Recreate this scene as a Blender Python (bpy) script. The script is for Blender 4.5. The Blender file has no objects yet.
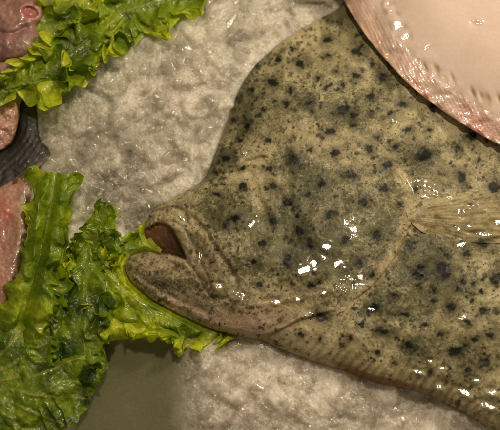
import bpy, math, random
import numpy as np

K = 0.001                      # one photo pixel = 1 mm in the place
random.seed(7)
RS = np.random.RandomState(11)
sc = bpy.context.scene
COL = sc.collection

# ------------------------------------------------------------------ camera
D, TILT = 950.0, math.radians(20)
cam_pos = np.array([0.0, -D*math.sin(TILT), D*math.cos(TILT)])
fwd = -cam_pos/np.linalg.norm(cam_pos)
right = np.array([1.0, 0, 0])
up = np.cross(right, fwd)
cd = bpy.data.cameras.new('camera')
cam = bpy.data.objects.new('camera', cd); COL.objects.link(cam)
cam.location = tuple(cam_pos*K)
cam.rotation_euler = (TILT, 0, 0)
cd.sensor_width = 36.0
cd.lens = 36.0*D/500.0
cd.clip_start = 0.02; cd.clip_end = 20
cd.dof.use_dof = True
cd.dof.focus_distance = (D-35)*K
cd.dof.aperture_fstop = 5.0
sc.camera = cam

def W(px, py, z):
    """point of the place seen at photo pixel (px,py) on the level plane z (all in mm)"""
    px = np.asarray(px, float); py = np.asarray(py, float); z = np.asarray(z, float)
    dx = (px-250.0)/D; dy = (215.0-py)/D
    rx = fwd[0]+dx*right[0]+dy*up[0]
    ry = fwd[1]+dx*right[1]+dy*up[1]
    rz = fwd[2]+dx*right[2]+dy*up[2]
    t = (z-cam_pos[2])/rz
    return np.stack([cam_pos[0]+t*rx, cam_pos[1]+t*ry, z+0*rx], -1)*K

# ------------------------------------------------------------------ noise
def _h(ix, iy, iz, s):
    n = (ix.astype(np.int64)*374761393 + iy.astype(np.int64)*668265263 + iz.astype(np.int64)*2147483647 + s*1274126177) & 0xffffffff
    n = ((n ^ (n >> 13))*1274126177) & 0xffffffff
    n = (n ^ (n >> 16)) & 0xffffffff
    return n/4294967295.0
def vnoise(x, y, z=None, s=0):
    x = np.asarray(x, float); y = np.asarray(y, float)
    z = np.zeros_like(x) if z is None else np.asarray(z, float)
    ix, iy, iz = np.floor(x), np.floor(y), np.floor(z)
    fx, fy, fz = x-ix, y-iy, z-iz
    fx = fx*fx*fx*(fx*(fx*6-15)+10); fy = fy*fy*fy*(fy*(fy*6-15)+10); fz = fz*fz*fz*(fz*(fz*6-15)+10)
    r = 0
    for a in (0, 1):
        for b in (0, 1):
            for c in (0, 1):
                w = (fx if a else 1-fx)*(fy if b else 1-fy)*(fz if c else 1-fz)
                r = r+w*_h(ix+a, iy+b, iz+c, s)
    return r*2-1
def fbm(x, y, z=None, o=4, s=0, g=0.5):
    r = 0; a = 1; t = 0; f = 1
    for k in range(o):
        r = r+a*vnoise(np.asarray(x)*f+k*17.3, np.asarray(y)*f+k*5.1, None if z is None else np.asarray(z)*f, s+k)
        t += a; a *= g; f *= 2.03
    return r/t
def voro(x, y, s=0):
    """distance to nearest and second cell point, with cell hash and offset to the point"""
    ix, iy = np.floor(x), np.floor(y); z = np.zeros_like(ix)
    d1 = np.full(x.shape, 9.0); d2 = d1.copy(); hid = np.zeros_like(x); ox = np.zeros_like(x); oy = np.zeros_like(x); hid2 = hid.copy()
    for a in (-1, 0, 1):
        for b in (-1, 0, 1):
            cx = ix+a; cy = iy+b
            qx = cx+_h(cx, cy, z, s+1); qy = cy+_h(cx, cy, z, s+2)
            d = np.hypot(x-qx, y-qy)
            m = d < d1
            d2 = np.where(m, d1, np.minimum(d2, d))
            hid = np.where(m, _h(cx, cy, z, s+3), hid); hid2 = np.where(m, _h(cx, cy, z, s+4), hid2)
            ox = np.where(m, x-qx, ox); oy = np.where(m, y-qy, oy)
            d1 = np.where(m, d, d1)
    return d1, d2, hid, hid2, ox, oy
def sstep(a, b, x):
    t = np.clip((x-a)/(b-a), 0, 1); return t*t*(3-2*t)
def gauss(x, y, cx, cy, rx, ry=None, rot=0):
    ry = rx if ry is None else ry
    c, s = math.cos(rot), math.sin(rot)
    u = (x-cx)*c+(y-cy)*s; v = -(x-cx)*s+(y-cy)*c
    return np.exp(-((u/rx)**2+(v/ry)**2))

# ------------------------------------------------------------------ curves
def smooth(pts, closed=True, n=6):
    P = np.array(pts, float); N = len(P); out = []
    for i in range(N if closed else N-1):
        if closed: a, b, c, d = P[(i-1) % N], P[i], P[(i+1) % N], P[(i+2) % N]
        else: a, b, c, d = P[max(i-1, 0)], P[i], P[i+1], P[min(i+2, N-1)]
        for k in range(n):
            t = k/n
            out.append(0.5*((2*b)+(-a+c)*t+(2*a-5*b+4*c-d)*t*t+(-a+3*b-3*c+d)*t**3))
    if not closed: out.append(P[-1])
    return np.array(out)
def segdist(X, Y, poly, closed=True):
    best = np.full(X.shape, 1e9); nx = X.copy(); ny = Y.copy(); side = np.zeros(X.shape); par = np.zeros(X.shape)
    n = len(poly); m = n if closed else n-1
    for i in range(m):
        ax, ay = poly[i]; bx, by = poly[(i+1) % n]
        vx, vy = bx-ax, by-ay; L = vx*vx+vy*vy
        if L < 1e-9: continue
        t = np.clip(((X-ax)*vx+(Y-ay)*vy)/L, 0, 1)
        qx = ax+t*vx; qy = ay+t*vy
        d = (X-qx)**2+(Y-qy)**2
        k = d < best
        best = np.where(k, d, best); nx = np.where(k, qx, nx); ny = np.where(k, qy, ny)
        side = np.where(k, vx*(Y-ay)-vy*(X-ax), side); par = np.where(k, (i+t)/m, par)
    return np.sqrt(best), nx, ny, side, par
def inside(X, Y, poly):
    r = np.zeros(X.shape, bool); n = len(poly)
    for i in range(n):
        ax, ay = poly[i]; bx, by = poly[(i+1) % n]
        if ay == by: continue
        c = ((ay > Y) != (by > Y)) & (X < (bx-ax)*(Y-ay)/(by-ay)+ax)
        r ^= c
    return r
def line(X, Y, pts, w, n=5):
    """soft band of half width w along an open curve, and signed side"""
    d, _, _, s, t = segdist(X, Y, smooth(pts, False, n), False)
    return np.exp(-(d/w)**2), d*np.sign(s), t

# ------------------------------------------------------------------ objects
def link(name, me, mat=None, parent=None):
    o = bpy.data.objects.new(name, me); COL.objects.link(o)
    if mat is not None: me.materials.append(mat)
    if parent is not None: o.parent = parent
    return o
def make_mesh(name, V, F, colors=None, extra=None, smooth_=True):
    me = bpy.data.meshes.new(name)
    V = np.asarray(V, np.float32); F = np.asarray(F, np.int32)
    me.vertices.add(len(V)); me.vertices.foreach_set('co', V.ravel())
    me.loops.add(F.size); me.loops.foreach_set('vertex_index', F.ravel())
    k = F.shape[1]
    me.polygons.add(len(F)); me.polygons.foreach_set('loop_start', np.arange(0, F.size, k, dtype=np.int32))
    me.update(calc_edges=True)
    me.polygons.foreach_set('use_smooth', np.full(len(F), smooth_))
    if colors is not None:
        a = me.color_attributes.new('pigment', 'FLOAT_COLOR', 'POINT')
        c = np.ones((len(V), 4), np.float32); c[:, :3] = colors; a.data.foreach_set('color', c.ravel())
    for k_, v in (extra or {}).items():
        a = me.attributes.new(k_, 'FLOAT', 'POINT'); a.data.foreach_set('value', np.asarray(v, np.float32).ravel())
    me.validate(); me.update()
    return me
def empty(name, loc, label, cat, group=None):
    o = bpy.data.objects.new(name, None); COL.objects.link(o); o.location = tuple(float(v) for v in loc)
    o.empty_display_size = 0.02
    o['label'] = label; o['category'] = cat
    if group: o['group'] = group
    return o
def tag(o, label, cat, group=None, kind=None):
    o['label'] = label; o['category'] = cat
    if group: o['group'] = group
    if kind: o['kind'] = kind
    return o
def structure(o): o['kind'] = 'structure'; return o

def lin(r, g, b):
    f = lambda c: (c/255/12.92) if c/255 <= 0.04045 else ((c/255+0.055)/1.055)**2.4
    return np.array([f(r), f(g), f(b)])
def mixc(a, b, t):
    t = np.asarray(t)[..., None]; return a*(1-t)+b*t

def slab(outline, step, hfun, cfun, parts, root, skirt=(2.0, 12.0, 5.0), n=6, extra=None):
    """A solid laid on the bed: a fine grid cut to the outline, its top given by hfun, sides turned under.
    parts: list of (name, maskfun or None, material); faces go to the first part whose mask holds."""
    P = smooth(outline, True, n)
    x0, y0 = P.min(0)-step*1.5; x1, y1 = P.max(0)+step*1.5
    xs = np.arange(x0, x1, step); ys = np.arange(y0, y1, step)
    X, Y = np.meshgrid(xs, ys); nx, ny = len(xs), len(ys)
    I = np.arange(nx*ny).reshape(ny, nx)
    cx = X[:-1, :-1]+step/2; cy = Y[:-1, :-1]+step/2
    keep = inside(cx, cy, P)
    F = np.stack([I[:-1, :-1], I[1:, :-1], I[1:, 1:], I[:-1, 1:]], -1)[keep]
    used = np.unique(F); rem = np.full(nx*ny, -1); rem[used] = np.arange(len(used)); F = rem[F]
    x = X.ravel()[used].copy(); y = Y.ravel()[used].copy()
    E = np.concatenate([F[:, [0, 1]], F[:, [1, 2]], F[:, [2, 3]], F[:, [3, 0]]])
    key = np.sort(E, 1); kk = key[:, 0].astype(np.int64)*len(x)+key[:, 1]
    _, inv, cnt = np.unique(kk, return_inverse=True, return_counts=True)
    B = E[cnt[inv] == 1]; bv = np.unique(B)
    _, qx, qy, _, _ = segdist(x[bv], y[bv], P); x[bv] = qx; y[bv] = qy
    d = segdist(x, y, P)[0]; d[bv] = 0
    z = hfun(x, y, d)
    C = cfun(x, y, d)
    V = W(x, y, z)
    ex = {k: f(x, y, d) for k, f in (extra or {}).items()}
    # skirt
    sd, sz, si = skirt
    ctr = np.zeros((len(x), 2)); nrm = np.zeros((len(x), 2))
    for e in (B,):
        v = np.stack([x[e[:, 1]]-x[e[:, 0]], y[e[:, 1]]-y[e[:, 0]]], 1)
        nn = np.stack([v[:, 1], -v[:, 0]], 1)
        np.add.at(nrm, e[:, 0], nn); np.add.at(nrm, e[:, 1], nn)
    # inward = away from outline: test sign
    L = np.hypot(nrm[:, 0], nrm[:, 1])+1e-9; nrm /= L[:, None]
    tx, ty = x[bv]+nrm[bv, 0]*1.5, y[bv]+nrm[bv, 1]*1.5
    sg = np.where(inside(tx, ty, P), 1.0, -1.0)
    inw = nrm[bv]*sg[:, None]
    rings = [(0.35*sd, sd*0.6, -0.3), (0.7*sd, sd, 0.0), (1.0, sd+sz*0.5, si*0.5), (1.0, sd+sz, si)]
    mp = np.full(len(x), -1); mp[bv] = np.arange(len(bv))
    Vs = [V]; Cs = [C]; Fs = []; last = None; off = len(V)
    prev = bv.copy()
    for (q, dz, inn) in rings:
        zz = z[bv]-dz
        Vs.append(W(x[bv]+inw[:, 0]*inn, y[bv]+inw[:, 1]*inn, zz)); Cs.append(C[bv])
        for k in ex: ex[k] = np.concatenate([ex[k], ex[k][bv]])
        cur = off+np.arange(len(bv))
        a = mp[B[:, 0]]; b = mp[B[:, 1]]
        Fs.append(np.stack([prev[b], prev[a], cur[a], cur[b]], 1))
        prev = cur; off += len(bv)
    V = np.concatenate(Vs); C = np.concatenate(Cs)
    xa = np.concatenate([x]+[x[bv]]*len(rings)); ya = np.concatenate([y]+[y[bv]]*len(rings))
    da = np.concatenate([d]+[np.zeros(len(bv))]*len(rings))
    F = np.concatenate([F]+Fs)
    F = F[:, ::-1]
    fx = xa[F].mean(1); fy = ya[F].mean(1); fd = da[F].mean(1)
    left = np.ones(len(F), bool); out = []
    for (nm, mf, mat) in parts:
        m = left & (mf(fx, fy, fd) if mf else True); left &= ~m
        if not m.any(): continue
        f = F[m]; u = np.unique(f); r = np.full(len(V), -1); r[u] = np.arange(len(u))
        o = link(nm, make_mesh(nm, V[u], r[f], C[u], {k: v[u] for k, v in ex.items()}), mat, root)
        if root is not None: o.location = tuple(-root.location)
        out.append(o)
    return out

# ------------------------------------------------------------------ materials
def new_mat(name):
    m = bpy.data.materials.new(name); m.use_nodes = True
    nt = m.node_tree; nt.nodes.clear()
    out = nt.nodes.new('ShaderNodeOutputMaterial'); b = nt.nodes.new('ShaderNodeBsdfPrincipled')
    nt.links.new(b.outputs[0], out.inputs[0])
    return m, nt, b, out
def N(nt, t, **kw):
    n = nt.nodes.new(t)
    for k, v in kw.items():
        if k in n.inputs: n.inputs[k].default_value = v
        else: setattr(n, k, v)
    return n
def objco(nt): return nt.nodes.new('ShaderNodeTexCoord').outputs['Object']
def noise(nt, co, scale, detail=4, rough=0.55, dist=0):
    n = N(nt, 'ShaderNodeTexNoise'); n.inputs['Scale'].default_value = scale; n.inputs['Detail'].default_value = detail
    n.inputs['Roughness'].default_value = rough; n.inputs['Distortion'].default_value = dist
    nt.links.new(co, n.inputs['Vector']); return n.outputs['Fac']
def vor(nt, co, scale, feat='F1', rnd=1.0):
    n = N(nt, 'ShaderNodeTexVoronoi'); n.feature = feat; n.inputs['Scale'].default_value = scale
    n.inputs['Randomness'].default_value = rnd; nt.links.new(co, n.inputs['Vector']); return n
def ramp(nt, f, a, b, c0=(0, 0, 0, 1), c1=(1, 1, 1, 1)):
    r = nt.nodes.new('ShaderNodeValToRGB'); r.color_ramp.elements[0].position = a; r.color_ramp.elements[1].position = b
    r.color_ramp.elements[0].color = c0; r.color_ramp.elements[1].color = c1
    nt.links.new(f, r.inputs[0]); return r.outputs[0]
def math_(nt, op, a, b=None, clamp=False):
    n = nt.nodes.new('ShaderNodeMath'); n.operation = op; n.use_clamp = clamp
    for i, v in enumerate((a, b)):
        if v is None: continue
        if isinstance(v, (int, float)): n.inputs[i].default_value = v
        else: nt.links.new(v, n.inputs[i])
    return n.outputs[0]
def mix(nt, f, a, b, mode='MIX'):
    n = nt.nodes.new('ShaderNodeMix'); n.data_type = 'RGBA'; n.blend_type = mode
    for i, v in ((0, f), (6, a), (7, b)):
        if isinstance(v, (int, float)): n.inputs[i].default_value = v
        elif isinstance(v, tuple): n.inputs[i].default_value = v
        else: nt.links.new(v, n.inputs[i])
    return n.outputs[2]
def bump(nt, h, strength, dist, prev=None):
    n = nt.nodes.new('ShaderNodeBump'); n.inputs['Strength'].default_value = strength; n.inputs['Distance'].default_value = dist
    nt.links.new(h, n.inputs['Height'])
    if prev is not None: nt.links.new(prev, n.inputs['Normal'])
    return n.outputs[0]
def attr(nt, name='pigment'):
    n = nt.nodes.new('ShaderNodeAttribute'); n.attribute_name = name; return n

def skin_material(name, speck=0.5, speck_col=(0.03, 0.022, 0.01, 1), bump_s=0.5, sss=0.05, rad=(0.004, 0.002, 0.001),
                  coat=1.0, coat_rough=0.06, rough=0.45, fine=700, mid=230, midh=0.0006):
    m, nt, b, out = new_mat(name); co = objco(nt)
    base = attr(nt).outputs['Color']
    n1 = noise(nt, co, fine, 3, 0.6); n2 = noise(nt, co, 430, 4, 0.8); n3 = noise(nt, co, 90, 4, 0.6)
    v = vor(nt, co, 420)
    grain = ramp(nt, n2, 0.3, 0.7, (0.42, 0.43, 0.42, 1), (1.45, 1.43, 1.4, 1))
    c = mix(nt, speck, base, mix(nt, 1.0, base, grain, 'MULTIPLY'))
    du = attr(nt, 'dusk').outputs['Fac']
    f = math_(nt, 'ADD', du, math_(nt, 'MULTIPLY', math_(nt, 'SUBTRACT', noise(nt, co, 380, 4, 0.7, 0.6), 0.5), 2.3))
    f = ramp(nt, math_(nt, 'ADD', f, math_(nt, 'MULTIPLY', math_(nt, 'SUBTRACT', noise(nt, co, 120, 3, 0.6), 0.5), 0.8)), 0.28, 0.9)
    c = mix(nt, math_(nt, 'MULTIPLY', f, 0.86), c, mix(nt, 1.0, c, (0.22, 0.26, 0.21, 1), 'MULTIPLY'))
    for vscale, lo, hi in ((115, 0.05, 0.21), (210, 0.0, 0.25)):
        vv = vor(nt, co, vscale); sep = nt.nodes.new('ShaderNodeSeparateColor'); nt.links.new(vv.outputs['Color'], sep.inputs[0])
        dot_r = math_(nt, 'ADD', math_(nt, 'MULTIPLY', sep.outputs[0], hi-lo), lo)
        wob = math_(nt, 'ADD', vv.outputs['Distance'], math_(nt, 'MULTIPLY', math_(nt, 'SUBTRACT', noise(nt, co, 700, 2), 0.5), 0.18))
        q = math_(nt, 'MULTIPLY', math_(nt, 'SUBTRACT', dot_r, wob), 14.0, True)
        c = mix(nt, math_(nt, 'MULTIPLY', q, 0.82 if speck > .5 else 0.4), c, (0.022, 0.017, 0.009, 1))
    spk = ramp(nt, n1, 0.56, 0.68)
    c = mix(nt, math_(nt, 'MULTIPLY', spk, speck*0.85), c, speck_col)
    light = ramp(nt, noise(nt, co, fine*1.3, 3, 0.7, 0.5), 0.58, 0.72)
    c = mix(nt, math_(nt, 'MULTIPLY', light, speck*0.5), c, mix(nt, 1.0, base, (2.0, 1.9, 1.7, 1), 'MULTIPLY'))
    nt.links.new(c, b.inputs['Base Color']); b.inputs['Specular IOR Level'].default_value = 0.14
    rr = ramp(nt, n3, 0.3, 0.7, (rough-0.12,)*3+(1,), (rough+0.12,)*3+(1,))
    nt.links.new(rr, b.inputs['Roughness'])
    b.inputs['Subsurface Weight'].default_value = sss
    b.inputs['Subsurface Radius'].default_value = rad; b.inputs['Subsurface Scale'].default_value = 1.0
    bp = bump(nt, n3, 0.5*bump_s, 0.0025)
    bp = bump(nt, noise(nt, co, mid, 3, 0.6, 0.6), 0.8*bump_s, midh*2, bp)
    bpf = bump(nt, n1, 0.9*bump_s, 0.0006, bp)
    nt.links.new(bpf, b.inputs['Normal'])
    b.inputs['Coat IOR'].default_value = 1.55
    cb = bump(nt, noise(nt, co, mid, 3, 0.55, 0.8), 0.5, midh)
    nt.links.new(math_(nt, 'MULTIPLY', math_(nt, 'SUBTRACT', 1.0, attr(nt, 'slime').outputs['Fac'], True), 0.32), cb.node.inputs['Strength'])
    wet = attr(nt, 'slime').outputs['Fac']
    nt.links.new(math_(nt, 'ADD', math_(nt, 'MULTIPLY', wet, 1.0), 0.03*coat, True), b.inputs['Coat Weight'])
    nt.links.new(math_(nt, 'SUBTRACT', 0.24, math_(nt, 'MULTIPLY', wet, 0.175)), b.inputs['Coat Roughness'])
    cb2 = nt.nodes.new('ShaderNodeBump'); cb2.inputs['Distance'].default_value = 0.00010
    nt.links.new(wet, cb2.inputs['Strength'])
    nt.links.new(noise(nt, co, 260, 2, 0.5, 1.0), cb2.inputs['Height']); nt.links.new(cb, cb2.inputs['Normal'])
    nt.links.new(cb2.outputs[0], b.inputs['Coat Normal'])
    return m

def plain_wet(name, sss=0.3, rad=(0.006, 0.002, 0.001), rough=0.35, coat=0.6, fine=500, bs=0.4, coat_rough=0.08, var=0.25, broad=0.5):
    m, nt, b, out = new_mat(name); co = objco(nt)
    base = attr(nt).outputs['Color']
    g = ramp(nt, noise(nt, co, fine, 4, 0.65), 0.3, 0.7, (1-var,)*3+(1,), (1+var,)*3+(1,))
    nt.links.new(mix(nt, 1.0, base, g, 'MULTIPLY'), b.inputs['Base Color'])
    b.inputs['Roughness'].default_value = rough
    b.inputs['Subsurface Weight'].default_value = sss; b.inputs['Subsurface Radius'].default_value = rad
    b.inputs['Subsurface Scale'].default_value = 1.0
    bp = bump(nt, noise(nt, co, 110, 4, 0.6), bs*broad*2, 0.0012)
    bp = bump(nt, noise(nt, co, fine, 3, 0.6), bs, 0.0006, bp)
    nt.links.new(bp, b.inputs['Normal'])
    b.inputs['Coat Weight'].default_value = coat; b.inputs['Coat Roughness'].default_value = coat_rough
    cb = bump(nt, noise(nt, co, 260, 2, 0.5, 1.0), 0.9*broad, 0.0006)
    nt.links.new(cb, b.inputs['Coat Normal'])
    return m

def leaf_material():
    m, nt, b, out = new_mat('lettuce_tissue'); co = objco(nt)
    base = attr(nt).outputs['Color']
    g = ramp(nt, noise(nt, co, 160, 5, 0.65), 0.3, 0.7, (0.6, 0.68, 0.6, 1), (1.3, 1.22, 1.2, 1))
    c = mix(nt, 1.0, base, g, 'MULTIPLY')
    nt.links.new(c, b.inputs['Base Color'])
    b.inputs['Roughness'].default_value = 0.38
    b.inputs['Specular IOR Level'].default_value = 0.5
    bp = bump(nt, noise(nt, co, 120, 4, 0.6, 0.4), 0.55, 0.0020)
    e = vor(nt, co, 170, 'DISTANCE_TO_EDGE'); bp = bump(nt, ramp(nt, e.outputs['Distance'], 0.0, 0.25), 0.45, 0.0006, bp)
    bp = bump(nt, noise(nt, co, 420, 3, 0.6, 0.4), 0.5, 0.0006, bp)
    nt.links.new(bp, b.inputs['Normal'])
    b.inputs['Coat Weight'].default_value = 0.35; b.inputs['Coat Roughness'].default_value = 0.12
    t = nt.nodes.new('ShaderNodeBsdfTranslucent')
    nt.links.new(mix(nt, 1.0, c, (1.5, 1.6, 0.7, 1), 'MULTIPLY'), t.inputs['Color']); nt.links.new(bp, t.inputs['Normal'])
    ms = nt.nodes.new('ShaderNodeMixShader'); ms.inputs[0].default_value = 0.42
    nt.links.new(b.outputs[0], ms.inputs[1]); nt.links.new(t.outputs[0], ms.inputs[2]); nt.links.new(ms.outputs[0], out.inputs[0])
    return m

def ice_material():
    m, nt, b, out = new_mat('crushed_ice'); co = objco(nt)
    cl = attr(nt, 'clear').outputs['Fac']
    n = noise(nt, co, 60, 5, 0.65, 0.4)
    cloud = math_(nt, 'ADD', math_(nt, 'MULTIPLY', math_(nt, 'SUBTRACT', n, 0.5), 1.2), math_(nt, 'SUBTRACT', 1.0, cl), True)
    c = mix(nt, cloud, (0.50, 0.475, 0.38, 1), (0.74, 0.685, 0.59, 1))
    c = mix(nt, math_(nt, 'MULTIPLY', attr(nt, 'sodden').outputs['Fac'], 0.9), c, (0.150, 0.148, 0.070, 1))
    g = ramp(nt, noise(nt, co, 500, 4, 0.7), 0.32, 0.68, (0.88, 0.88, 0.88, 1), (1.1, 1.1, 1.1, 1))
    c = mix(nt, 1.0, c, g, 'MULTIPLY')
    nt.links.new(c, b.inputs['Base Color'])
    b.inputs['Specular IOR Level'].default_value = 0.5
    b.inputs['Roughness'].default_value = 0.17; b.inputs['IOR'].default_value = 1.31
    b.inputs['Subsurface Weight'].default_value = 1.0; b.inputs['Subsurface Radius'].default_value = (0.016, 0.015, 0.012)
    b.inputs['Subsurface Scale'].default_value = 1.0; b.inputs['Subsurface Anisotropy'].default_value = 0.5
    sd_ = math_(nt, 'SUBTRACT', 1.0, math_(nt, 'MULTIPLY', attr(nt, 'sodden').outputs['Fac'], 0.93))
    hh = math_(nt, 'ADD', math_(nt, 'MULTIPLY', noise(nt, co, 130, 3, 0.55, 0.6), 0.0012), math_(nt, 'MULTIPLY', vor(nt, co, 330).outputs['Distance'], 0.0015))
    hh = math_(nt, 'ADD', hh, math_(nt, 'MULTIPLY', noise(nt, co, 800, 2, 0.6), 0.0004))
    bp = bump(nt, math_(nt, 'MULTIPLY', hh, sd_), 1.0, 1.0)
    nt.links.new(math_(nt, 'MULTIPLY', sd_, 0.9), b.inputs['Coat Weight']); b.inputs['Coat Roughness'].default_value = 0.07
    nt.links.new(bump(nt, math_(nt, 'MULTIPLY', noise(nt, co, 420, 2, 0.5, 0.8), 0.0018), 1.0, 1.0), b.inputs['Coat Normal'])
    nt.links.new(bp, b.inputs['Normal'])
    return m
def chunk_material():
    m, nt, b, out = new_mat('ice_grain'); co = objco(nt)
    nt.nodes.remove(b)
    n = noise(nt, co, 90, 4, 0.65, 0.4)
    bp = bump(nt, noise(nt, co, 350, 2, 0.5, 0.5), 0.3, 0.001)
    df = nt.nodes.new('ShaderNodeBsdfDiffuse'); df.inputs[0].default_value = (0.80, 0.76, 0.67, 1); nt.links.new(bp, df.inputs['Normal'])
    tl = nt.nodes.new('ShaderNodeBsdfTranslucent'); tl.inputs[0].default_value = (0.85, 0.81, 0.72, 1)
    ml = nt.nodes.new('ShaderNodeMixShader'); ml.inputs[0].default_value = 0.5
    nt.links.new(df.outputs[0], ml.inputs[1]); nt.links.new(tl.outputs[0], ml.inputs[2])
    tr = nt.nodes.new('ShaderNodeBsdfTransparent'); tr.inputs[0].default_value = (0.985, 0.98, 0.965, 1)
    ms = nt.nodes.new('ShaderNodeMixShader'); nt.links.new(ramp(nt, n, 0.35, 0.7, (0.05,)*3+(1,), (0.38,)*3+(1,)), ms.inputs[0])
    nt.links.new(tr.outputs[0], ms.inputs[1]); nt.links.new(ml.outputs[0], ms.inputs[2])
    gl = nt.nodes.new('ShaderNodeBsdfGlossy'); gl.inputs['Roughness'].default_value = 0.16; nt.links.new(bp, gl.inputs['Normal'])
    fr = nt.nodes.new('ShaderNodeFresnel'); fr.inputs['IOR'].default_value = 1.33; nt.links.new(bp, fr.inputs['Normal'])
    m2 = nt.nodes.new('ShaderNodeMixShader'); nt.links.new(math_(nt, 'MINIMUM', math_(nt, 'MULTIPLY', fr.outputs[0], 1.5), 0.30), m2.inputs[0])
    nt.links.new(ms.outputs[0], m2.inputs[1]); nt.links.new(gl.outputs[0], m2.inputs[2]); nt.links.new(m2.outputs[0], out.inputs[0])
    return m

M_turbot = skin_material('spotted_skin', 0.55, mid=150)
M_fin = skin_material('fin_membrane', 0.4, bump_s=0.4, mid=180)
M_mouth = plain_wet('mouth_membrane', 0.3, rough=0.4, coat=0.4, fine=300)
M_pale = plain_wet('pale_belly_skin', 0.35, (0.008, 0.004, 0.002), 0.5, 0.35, 260, 0.12, 0.07, 0.05, 0.10)
M_palefin = plain_wet('pale_fin', 0.35, (0.006, 0.003, 0.002), 0.4, 0.7, 500, 0.5, 0.1, 0.14)
M_flesh = plain_wet('raw_flesh', 0.4, (0.01, 0.003, 0.002), 0.4, 0.35, 350, 0.5)
M_dark = plain_wet('dark_fin', 0.05, rough=0.55, coat=0.1, fine=500)
M_leaf = leaf_material()
M_ice = ice_material(); M_chunk = chunk_material()

LAMP = np.array([0.10, 0.42, 1.15])
def glint_facets(x, y, z, patches, h0):
    '''skin patches smoothed and tilted so display_lamp mirrors into the camera as glints'''
    for (a, b, rx, ry, ro, amp, lam) in patches:
        R = max(rx, ry)*1.8; m = (np.abs(x-a) < R) & (np.abs(y-b) < R)
        if not m.any(): continue
        z0 = float(h0(np.array([float(a)]), np.array([float(b)]))[0])
        P = W(a, b, z0); dx = (W(a+1, b, z0)-P); dy = (W(a, b+1, z0)-P); dz = (W(a, b, z0+1)-P)
        v = cam_pos*K-P; v /= np.linalg.norm(v); l = LAMP-P; l /= np.linalg.norm(l); n = v+l
        sx = -(n@dx)/(n@dz); sy = -(n@dy)/(n@dz)  # slope chosen to put a lamp highlight here
        xm, ym = x[m], y[m]
        w = sstep(0.02, 0.7, gauss(xm, ym, a, b, rx*1.05, ry*1.05, ro))
        tgt = z0+sx*(xm-a)+sy*(ym-b)+0.75*amp*fbm(xm/(lam*1.35)+a, ym/(lam*1.35), o=2, s=5, g=.35)
        z = z.copy(); z[m] = z[m]*(1-w)+tgt*w
    return z
# ------------------------------------------------------------------ turbot
TUR = [(340, 6), (322, 17), (300, 29), (280, 42), (262, 58), (248, 73), (240, 87), (232, 106), (224, 130), (215, 153), (209, 169),
       (203, 180), (187, 190), (166, 201), (153, 211), (147, 220), (144.5, 228), (146, 236), (151, 243), (157, 249), (161.5, 253.5),
       (156, 253), (147, 252), (137, 254), (129, 258), (126, 264), (127, 273), (133, 283), (148, 296), (168, 308), (192, 320),
       (216, 330), (240, 336), (262, 341), (285, 351), (312, 361), (345, 371), (375, 382), (402, 388), (430, 396), (462, 412), (500, 434), (560, 470),
       (620, 470), (640, 200), (620, -40), (540, -70), (420, -60), (360, -20)]
def tur_core(x, y, d):
    z = 7+34*np.sqrt(np.clip(1-(1-np.clip(d/125, 0, 1))**2, 0, 1))
    jm = sstep(240, 185, x)*sstep(196, 214, y)
    z = z*(1-jm)+jm*(9+0.46*np.clip(d, 0, 70))
    z += 3*sstep(0, 7, d)
    return z
OPERC = [(388, 160), (402, 178), (411, 198), (409, 222), (399, 246), (385, 268), (368, 287), (347, 302)]
PREOP = [(336, 188), (345, 215), (343, 245), (334, 270), (318, 288)]
JAW1 = [(150, 213), (172, 208), (192, 218), (207, 236), (220, 256), (232, 272), (237, 286), (228, 297), (213, 299)]
JAW2 = [(160, 221), (176, 222), (188, 234), (196, 250), (203, 266), (210, 282), (213, 299)]
JAW3 = [(187, 262), (198, 275), (206, 290), (214, 300)]
FLAP = [(236, 309), (262, 304), (300, 298), (342, 290)]
FLAP2 = [(252, 338), (276, 330), (300, 318), (330, 310)]
BROW = [(206, 176), (222, 175), (238, 171), (246, 163), (262, 158)]
PEC = [(408, 210), (430, 200), (455, 194), (480, 192), (506, 195), (530, 200), (530, 238), (500, 243), (470, 242), (445, 239), (424, 233), (411, 222)]
PECP = smooth(PEC, True, 5)
MOUTH = smooth([(141, 231), (149, 225), (158, 221), (168, 223), (176, 232), (183, 246), (188, 261), (176, 257.5), (166, 255), (157, 256), (145, 248)], True, 5)
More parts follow.
